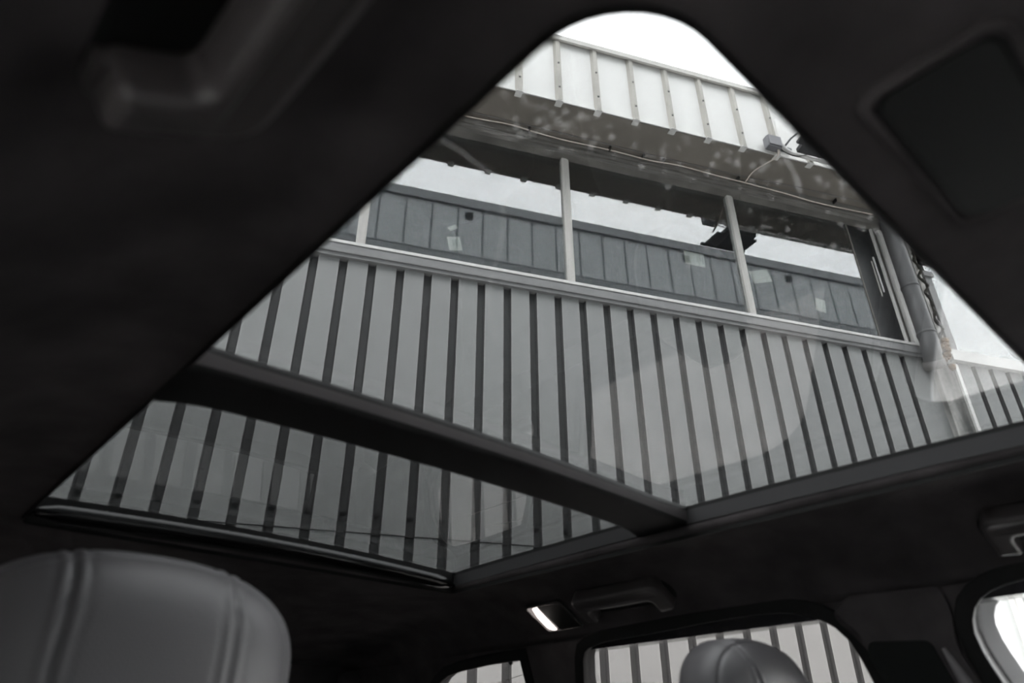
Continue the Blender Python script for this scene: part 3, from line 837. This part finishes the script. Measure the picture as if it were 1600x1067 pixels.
for mir, sname, stxt in ((False, 'right', 'right'), (True, 'left', 'left')):
    me = plate_mesh('side', [densify(outer)] + [grow(lp, 0.005) for _, lp, _ in wins], 0.012)
    side_place(me, 0.012, mir)
    sw = struct(link('wall_' + sname, me, M['suede']), 'dark upper cabin side on the %s with the window openings' % stxt, 'cabin side')
    WSIDE[sname] = sw
    for (nm, lp, gm), txt in zip(wins, ('rear quarter window', 'rear door window', 'front door window')):
        # black rubber frame
        me = plate_mesh('seal', [grow(lp, 0.026), lp], 0.012, 0.003)
        side_place(me, 0.008, mir)
        fr = struct(link('window_%d' % wn, me, M['seal']), '%s on the %s of the cabin' % (txt, stxt), 'car window')
        # deep outer reveal
        me = plate_mesh('reveal', [grow(lp, 0.022), grow(lp, 0.004)], 0.036, 0.0)
        side_place(me, 0.031, mir); rv = link('outer_reveal', me, M['seal']); rv.parent = fr
        me = plate_mesh('pane', [grow(lp, 0.018)], 0.004); side_place(me, 0.030, mir)
        pn = link('pane', me, M[gm]); pn.parent = fr
        if nm == 'front':
            # body coloured outer door frame seen through the opening, with its own rubber
            me = plate_mesh('frame', [grow(lp, 0.02), grow(lp, -0.016)], 0.008, 0.002); side_place(me, 0.072, mir)
            q = link('door_frame', me, M['doorframe']); q.parent = fr
        if nm == 'quarter':
            for k, (ya, za, yb, zb) in enumerate(((1.43, .166, 1.56, .150), (1.49, .160, 1.49, .120), (1.43, .105, 1.70, .09))):
                bm = bmesh.new(); tube(bm, [side_pt(ya, za, .0275, mir), side_pt(yb, zb, .0275, mir)], .0006, 4)
                q = obj('antenna_line', bm, M['line']); q.parent = fr
            bm = bmesh.new(); bmesh.ops.create_icosphere(bm, subdivisions=2, radius=.006, matrix=Matrix.Translation(side_pt(1.452, .198, .012, mir)))
            q = obj('rubber_stop', bm, M['seal'], None, True); q.parent = fr
        wn += 1
    # lower door trims, vertical
    bm = bmesh.new()
    xo = 1.30 + TILT * 0.43
    pr = [(xo, -.20), (xo - .05, -.215), (xo - .06, -.30), (xo - .045, -.5), (xo - .06, -.95), (xo + .10, -.98), (xo + .14, -.5), (xo + .10, -.20)]
    vs = [[bm.verts.new(V(mx(x) if mir else x, y, z)) for x, z in pr] for y in (-1.0, 2.35)]
    n = len(pr)
    for k in range(n): bm.faces.new((vs[0][k], vs[0][(k + 1) % n], vs[1][(k + 1) % n], vs[1][k]))
    bm.faces.new(vs[0]); bm.faces.new(vs[1])
    q = obj('lower_door_trim', bm, M['doortrim']); q.parent = sw
    # cantrail body outside between roof skin and windows
    bm = bmesh.new()
    pr = [(1.30, .24), (1.305, .262), (1.385, .30), (1.375, .21), (1.335, .21)]
    vs = [[bm.verts.new(V(mx(x) if mir else x, y, z)) for x, z in pr] for y in (-.36, 2.2)]
    n = len(pr)
    for k in range(n): bm.faces.new((vs[0][k], vs[0][(k + 1) % n], vs[1][(k + 1) % n], vs[1][k]))
    bm.faces.new(vs[0]); bm.faces.new(vs[1])
    q = obj('cantrail', bm, M['bodypaint']); q.parent = sw

# B-pillar cover with its rounded insert and leading strip paled for its highlight, on both sides
for mir, sname in ((False, 'right'), (True, 'left')):
    lp = round_loop([(.410, .232), (.56, .236), (.60, .21), (.56, .16), (.535, .10), (.46, -.18), (.33, -.18), (.40, .08), (.418, .145), (.405, .19)], [.01, .01, .02, .03, .03, 0, 0, .04, .03, .02])
    me = plate_mesh('pillar', [densify(lp, .03)], 0.006, 0.002); side_place(me, 0.004, mir)
    pl_ = struct(link('trim_%d' % (3 if not mir else 4), me, M['suede']), 'suede covered pillar between the doors on the ' + sname, 'trim')
    lp = round_loop([(.452, .158), (.546, .164), (.556, .150), (.515, -.02), (.47, -.18), (.385, -.18)], [.012, .012, .01, 0, 0, 0])
    me = plate_mesh('insert', [densify(lp, .03)], 0.004, 0.0015); side_place(me, -0.002, mir)
    q = link('belt_guide_panel', me, M['panel']); q.parent = pl_
    bm = bmesh.new()
    tube(bm, [side_pt(y, z, -.001, mir) for y, z in ((.437, .145), (.425, .10), (.39, -.02), (.345, -.17))], .011, 10, radii=[.003, .009, .013, .013])
    q = obj('pillar_edge', bm, M['edge'], None, True); q.parent = pl_

# windscreen, rear window, bulkheads, floor
def quad_plate(name, pts, th, m_, parent=None):
    bm = bmesh.new(); P = [Vector(p) for p in pts]; nrm = (P[1] - P[0]).cross(P[2] - P[0]).normalized() * th
    a = [bm.verts.new(p) for p in P]; b = [bm.verts.new(p + nrm) for p in P]; n = len(P)
    bm.faces.new(a); bm.faces.new(b[::-1])
    for k in range(n): bm.faces.new((a[k], b[k], b[(k + 1) % n], a[(k + 1) % n]))
    return obj(name, bm, m_, parent)
xl0, xr0 = mx(1.30), 1.30
struct(quad_plate('window_9', [V(xl0 + .03, -.33, .235), V(xr0 - .03, -.33, .235), V(1.40, -1.05, -.15), V(mx(1.40), -1.05, -.15)], .005, M['glass_clear']), 'windscreen at the front of the cabin', 'windscreen')
struct(quad_plate('window_10', [V(.16, 2.265, .125), V(1.105, 2.265, .125), V(1.22, 2.42, -.16), V(.045, 2.42, -.16)], .005, M['glass_dark']), 'rear window of the cabin', 'car window')
bm = bmesh.new()
for xx in (0, 1):
    f = (lambda x: mx(x)) if xx else (lambda x: x)
    a = [V(f(1.305), -.30, .25), V(f(1.305), -.37, .235), V(f(1.46), -1.10, -.20), V(f(1.40), -1.10, -.20), V(f(1.27), -.36, .225)]
    tube(bm, [V(f(1.30), -.33, .232), V(f(1.36), -.70, .03), V(f(1.44), -1.08, -.19)], .035, 10)
struct(obj('trim_5', bm, M['suede'], None, True), 'windscreen pillars', 'trim')
me = plate_mesh('rearframe', [[(-.16, -1.0), (1.43, -1.0), (1.43, -.2), (1.32, .25), (-.05, .25), (-.16, -.2)], [(.165, .120), (1.10, .120), (1.215, -.155), (.05, -.155)]], .03, .004)
for v in me.vertices:
    x, y, z = v.co; v.co = V(x, 2.21 + (.205 - y) * .55 * (1 if y > -.2 else 1) + z if y > -.2 else 2.21 + .405 * .55 + z, y)
me.update()
struct(link('wall_rear', me, M['suede']), 'tailgate frame behind the cargo area', 'tailgate')
for mir in (False, True):
    bm = bmesh.new()
    tube(bm, smooth_path([side_pt(2.18, .235, .0, mir), side_pt(2.27, .10, .0, mir), side_pt(2.36, -.05, .0, mir), side_pt(2.46, -.22, .0, mir)], 6), .05, 14)
    struct(obj('trim_%d' % (6 + mir), bm, M['suede'], None, True), 'rear corner pillar on the ' + ('left' if mir else 'right'), 'trim')
bm = bmesh.new(); box(bm, V(XC, .65, -.97), ((1, 0, 0), (0, 1, 0), (0, 0, 1)), (.86, 1.75, .02))
struct(obj('floor', bm, M['carpet']), 'black carpeted car floor', 'floor')
bm = bmesh.new(); tube(bm, [V(x, -1.02, -.26) for x in (mx(1.44), XC, 1.44)], .16, 20, squash=.6)
box(bm, V(XC, -1.1, -.62), ((1, 0, 0), (0, 1, 0), (0, 0, 1)), (.80, .06, .34))
struct(obj('wall_front', bm, M['doortrim'], None, True), 'dashboard across the front of the cabin', 'dashboard')

# ---- grab handles on the sloping headliner
def head_z(x):
    xs = [(1.12, .3335), (1.145, .3295), (1.17, .322), (1.195, .311), (1.22, .2975), (1.245, .283), (1.27, .267), (1.285, .256), (1.295, .246), (1.3015, .232)]
    if x < xs[0][0]: return .3345
    for (a, za), (b, zb) in zip(xs[:-1], xs[1:]):
        if a <= x <= b: return za + (zb - za) * (x - a) / (b - a)
    return .232
SN = Vector((-.50, 0, -.866)).normalized()    # out of the slope into the cabin (right side)
SX = Vector((.866, 0, -.50)).normalized()     # down the slope
def grab(y0, y1, mirror, label):
    ym = (y0 + y1) / 2; base = Vector((1.235, ym, head_z(1.235)))
    loc = V(mx(base.x) if mirror else base.x, base.y, base.z)
    h = empty('grab_handle', loc, label, 'grab handle', 'ceiling grab handles over the doors')
    sgn = -1 if mirror else 1
    def L(a, dy, b):  # a down the slope, dy along the car, b out of the slope -> local coords
        v = SX * a + SN * b; return Vector((v.x * sgn, dy, v.z))
    hw = (y1 - y0) / 2
    # recess lip
    bm = bmesh.new()
    lp = rrect(-hw - .006, hw + .006, -.034, .036, .03, 6)
    a = [bm.verts.new(L(q[1], q[0], .001)) for q in lp]; b_ = [bm.verts.new(L(q[1] * .85, q[0] * .96, .004)) for q in lp]; n = len(lp)
    for k in range(n): bm.faces.new((a[k], a[(k + 1) % n], b_[(k + 1) % n], b_[k]))
    bm.faces.new(b_)
    q = obj('recess_bezel', bm, M['seal'], None, False); q.parent = h
    # U shaped gripping bar with square shoulders
    out_ = round_loop([(-hw + .004, .030), (-hw + .004, -.046), (hw - .004, -.046), (hw - .004, .030), (hw - .036, .030), (hw - .036, -.008), (-hw + .036, -.008), (-hw + .036, .030)], [.006, .026, .026, .006, .006, .012, .012, .006], 8)
    me = plate_mesh('grip', [densify(out_, .012)], .020, .007)
    for v in me.vertices:
        t = v.co.x / hw
        v.co = L(v.co.y, v.co.x, v.co.z + .012 + .006 * (1 - min(1, abs(t)) ** 4))
    me.update()
    for p_ in me.polygons: p_.use_smooth = False
    q = link('grip', me, M['handle']); q.parent = h
    for e in (-1, 1):
        bm = bmesh.new()
        box(bm, L(.016, e * (hw - .020), .006), (Vector((SX.x * sgn, 0, SX.z)), (0, 1, 0), Vector((SN.x * sgn, 0, SN.z))), (.018, .012, .006), 0, .002)
        q = obj('hinge_cover', bm, M['handle']); q.parent = h
    return h
grab(.88, 1.12, False, 'black grab handle over the rear door window, next to the lit lamp')
grab(.055, .305, False, 'grab handle over the front door window at the right edge of the photo')
grab(.055, .305, True, 'large blurred grab handle in the top left corner of the photo')

# ---- reading lamp
ly0, ly1, lx0, lx1 = 1.163, 1.28, 1.207, 1.291
cxm = (lx0 + lx1) / 2
dl = empty('reading_lamp', V(cxm, (ly0 + ly1) / 2, head_z(cxm)), 'rectangular reading lamp with one lit half, in the headliner before the rear quarter window', 'lamp')
def LL(a, dy, b):
    v = SX * a + SN * b; return Vector((v.x, dy, v.z))
hx = .048; hy = (ly1 - ly0) / 2
def lplate(name, loops, th, bev, out, m_, parent=dl):
    me = plate_mesh(name, loops, th, bev)
    for v in me.vertices: v.co = LL(v.co.y, v.co.x, v.co.z + out)
    me.update(); q = link(name, me, m_); q.parent = parent; return q
lplate('bezel', [rrect(-hy, hy, -hx, hx, .012), rrect(-hy + .004, hy - .004, -hx + .004, hx - .004, .009)], .006, .001, .003, M['plastic'])
lplate('chrome_ring', [rrect(-hy + .003, hy - .003, -hx + .003, hx - .003, .010), rrect(-hy + .0048, hy - .0048, -hx + .0048, hx - .0048, .009)], .002, .0003, .0068, M['chrome'])
lplate('switch_panel', [rrect(-hy + .005, .018, -hx + .005, hx - .005, .006)], .004, .001, .003, M['panel'])
ln = lplate('lens', [rrect(.020, hy - .006, -hx + .006, hx - .006, .006)], .005, .002, .0035, M['lens'])
lplate('lit_bulb_strip', [round_loop([(.020, -hx + .007), (.034, -hx + .007), (.043, -.01), (.044, hx - .018), (.034, hx - .008), (.021, hx - .008)], .005)], .003, .001, .0068, M['bulb'], ln)
pl = bpy.data.lights.new('lamp_glow', 'POINT'); pl.energy = 0.015; pl.color = (1, .9, .84); pl.shadow_soft_size = .01
po = bpy.data.objects.new('lamp_glow', pl); COL.objects.link(po); po.parent = dl; po.location = LL(0, .031, .02)

# ---- dark lid in the front headliner, near the screen header
vis = empty('headliner_lid', V(.43, .04, .33), 'dark rounded rectangular lid sunk in the front headliner at upper right', 'lid')
def vplate(name, loops, th, bev, zoff, m_):
    me = plate_mesh(name, loops, th, bev)
    for v in me.vertices: v.co = Vector((v.co.x - .43, v.co.y - .04, zoff - .33 + v.co.z))
    me.update(); q = link(name, me, m_); q.parent = vis; return q
vplate('lid_rim', [rrect(.344, .520, -.004, .0805, .016), rrect(.3505, .5135, .0025, .074, .012)], .005, .0024, .3330, M['suede'])
vplate('lid_gap', [rrect(.3495, .5145, .0015, .075, .012)], .002, .0, .3340, M['seal'])
vplate('lid_plate', [rrect(.3535, .5105, .0055, .071, .011)], .003, .0014, .3325, M['panel'])

# ---- seats
def rbox_mesh(bm, dim, p=4.0, n=36, fn=None):
    """cube sphere pushed to a rounded block with half sizes dim"""
    cache = {}
    def vert(x, y, z):
        key = (round(x, 5), round(y, 5), round(z, 5))
        if key not in cache:
            k = (abs(x) ** p + abs(y) ** p + abs(z) ** p) ** (1 / p)
            q = Vector((x / k * dim[0], y / k * dim[1], z / k * dim[2]))
            cache[key] = bm.verts.new(fn(q, Vector((x / k, y / k, z / k))) if fn else q)
        return cache[key]
    g = [math.tan((-1 + 2 * i / n) * math.pi / 4) for i in range(n + 1)]
    for ax in range(3):
        for s in (-1, 1):
            for i in range(n):
                for j in range(n):
                    q = []
                    for (a, b) in ((g[i], g[j]), (g[i + 1], g[j]), (g[i + 1], g[j + 1]), (g[i], g[j + 1])):
                        c = [0, 0, 0]; c[ax] = s; c[(ax + 1) % 3] = a; c[(ax + 2) % 3] = b; q.append(vert(*c))
                    bm.faces.new(q if s > 0 else q[::-1])
SEAM = 0.072
HD = (.155, .054, .108)
def seam_fn(q, u):
    # grooves on either side of the middle panel, two parallel stitched ridges
    x = q.x
    k = 0
    for s in (-1, 1):
        d = x - s * SEAM
        k += -0.0034 * math.exp(-(d / 0.0024) ** 2) + 0.0012 * math.exp(-((d - .0065) / .0035) ** 2) + 0.0012 * math.exp(-((d + .0065) / .0035) ** 2)
        k += -0.0010 * math.exp(-((d - .013) / .002) ** 2) - 0.0010 * math.exp(-((d + .013) / .002) ** 2)
    # the band seam around the rim
    d = u.y + 0.62
    k += -0.0030 * math.exp(-(d / .03) ** 2)
    n = u.normalized()
    if n.y < 0.55: return q + n * k
    return q
def car_seat(loc, label, rz=0.0):
    s = empty('car_seat', V(*loc) - ZU * 1.02, label, 'car seat', 'front seats')
    s.rotation_euler = (0, 0, rz)
    top = 1.02
    e = empty('headrest', (0, 0, top), parent=s)
    bm = bmesh.new()
    def fn(q, u):
        # narrower towards the bottom, crowned top, face bowed
        t = u.z
        q = seam_fn(q, u)
        q.x *= 1.0 - 0.10 * max(0, -t)
        q.z -= 0.016 * (u.x ** 2) * max(0, t)
        q.y += 0.018 * (u.x ** 2) + 0.020 * max(0, t) ** 3
        return q
    rbox_mesh(bm, HD, 3.2, 64, fn)
    h = obj('headrest', bm, M['leather'], None, True, (0, 0, top)); h.parent = s
    bpy.data.objects.remove(e)
    for sg in (-1, 1):
        bm = bmesh.new()
        pts = []
        for k in range(-10, 16):
            # stitched seam on the front, over the crown
            a = k / 15 * 1.35
            cy, cz = -math.cos(a), math.sin(a)
            xx = sg * SEAM / HD[0]
            kk = (abs(xx) ** 3.2 + abs(cy) ** 3.2 + abs(cz) ** 3.2) ** (1 / 3.2)
            # find the point with exactly x = seam
            q = None
            lo_, hi_ = .2, 3.0
            for _ in range(30):
                mid = (lo_ + hi_) / 2
                kk = (mid ** 3.2 + abs(cy) ** 3.2 + abs(cz) ** 3.2) ** (1 / 3.2)
                if mid / kk > abs(xx): hi_ = mid
                else: lo_ = mid
            u = Vector((mid / kk * sg, cy / kk, cz / kk))
            pts.append(Vector((u.x * HD[0] * (1.0 - 0.10 * max(0, -u.z)), u.y * HD[1] + .018 * u.x ** 2 + .020 * max(0, u.z) ** 3 + 0.0035 * (-u.y), u.z * HD[2] - .0035 * u.z - .016 * u.x ** 2 * max(0, u.z))))
        tube(bm, pts, .0012, 6)
        q = obj('seam', bm, M['thread'], None, True, (0, 0, 0)); q.parent = h
    for sg in (-1, 1):
        bm = bmesh.new(); tube(bm, [(sg * .06, .01, top - .09), (sg * .06, .02, top - .27)], .007, 12)
        q = obj('headrest_post', bm, M['chrome'], None, True); q.parent = s
    bm = bmesh.new()
    def fn2(q, u):
        q.x *= 1.0 - .18 * max(0, u.z) ** 1.5
        q.y += -.03 * abs(u.x) ** 3 + .0
        return q + Vector((0, -.10 * (0 - (q.z)) * .9, 0))
    rbox_mesh(bm, (.27, .075, .36), 4, 30, fn2)
    q = obj('backrest', bm, M['leather_plain'], None, True, (0, .03, top - .51)); q.parent = s
    bm = bmesh.new()
    rbox_mesh(bm, (.27, .27, .09), 4, 24)
    q = obj('seat_cushion', bm, M['leather_plain'], None, True, (0, -.22, top - .89)); q.parent = s
    bm = bmesh.new(); box(bm, (0, -.2, top - 1.08), ((1, 0, 0), (0, 1, 0), (0, 0, 1)), (.22, .2, .12), 0, .01)
    q = obj('seat_base', bm, M['plastic']); q.parent = s
    return s
car_seat((.216, .745, .060), 'nearer car seat with large grey perforated leather headrest, at lower left')
car_seat((1.037, .607, .042), 'car seat whose rounded headrest stands before the rear door window', 0.0).scale = (.88, .96, 1.0)

# rear seat
rsx = empty('rear_bench_seat', V(XC, 1.55, -.97), 'dark rear bench seat behind the front seats', 'car seat')
bm = bmesh.new(); rbox_mesh(bm, (.66, .09, .38), 5, 24)
q = obj('backrest', bm, M['doortrim'], None, True, (0, .12, .52)); q.parent = rsx
bm = bmesh.new(); rbox_mesh(bm, (.66, .25, .10), 5, 24)
q = obj('seat_cushion', bm, M['doortrim'], None, True, (0, -.15, .20)); q.parent = rsx
for x in (-.40, .24):
    bm = bmesh.new(); rbox_mesh(bm, (.12, .045, .085), 3.2, 24)
    q = obj('headrest', bm, M['doortrim'], None, True, (x, .12, .93)); q.parent = rsx
    bm = bmesh.new()
    for sg in (-1, 1): tube(bm, [(x + sg * .04, .12, .90), (x + sg * .04, .12, .80)], .006, 8)
    q = obj('headrest_post', bm, M['chrome'], None, True); q.parent = rsx

# ---- dried drops and smears on the outside of the roof glass
random.seed(11)
def at_glass(px, py, dz=.006):
    d = RT * ((px - 800) / 1108.158) + DN * ((py - 533.5) / 1108.158) + FW
    t = .385 / d.z
    for _ in range(4): p = d * t; t = (gz(p.x, p.y) + dz) / d.z
    return V(*(d * t))
bm = bmesh.new()
spots = []
for k in range(150):
    u = random.random(); px = 770 + 600 * u; py = 175 + (px - 770) * .20 + random.gauss(0, 34)
    if py < 110 + (px - 780) * .30 and px < 1250: py += 40
    spots.append((px, py))
for k in range(40): spots.append((random.uniform(1000, 1360), random.uniform(280, 430)))
for px, py in spots:
    p = at_glass(px, py); r = random.choice((.0005, .0007, .0008, .0010, .0012))
    bmesh.ops.create_icosphere(bm, subdivisions=1, radius=r, matrix=Matrix.Translation(p))
ds = obj('water_spots', bm, M['drop'], None, True)
tag(ds, 'many small dried water spots on top of the front sunroof glass', 'water spots', None, 'stuff')
bm = bmesh.new()
tube(bm, smooth_path([at_glass(*q_) for q_ in ((690, 218), (725, 240), (752, 262), (782, 285), (786, 330), (781, 390), (768, 430), (763, 475), (772, 510), (777, 535))], 6), .00018, 5)
sm_ = obj('smear', bm, M['drop'], None, True)
tag(sm_, 'thin pale curved smear on the sunroof glass crossing the left window', 'smear')
bm = bmesh.new()
tube(bm, smooth_path([at_glass(*q_) for q_ in ((740, 190), (800, 215), (860, 200), (900, 187), (935, 182))], 6), .00014, 5)
tag(obj('smear', bm, M['drop'], None, True), 'faint pale smear on the sunroof glass crossing the brown soffit at left', 'smear')
bm = bmesh.new()
tube(bm, smooth_path([at_glass(*q_) for q_ in ((1226, 245), (1240, 270), (1252, 305))], 6), .00025, 5)
tag(obj('smear', bm, M['drop'], None, True), 'short pale smear on the sunroof glass below the floodlight', 'smear')
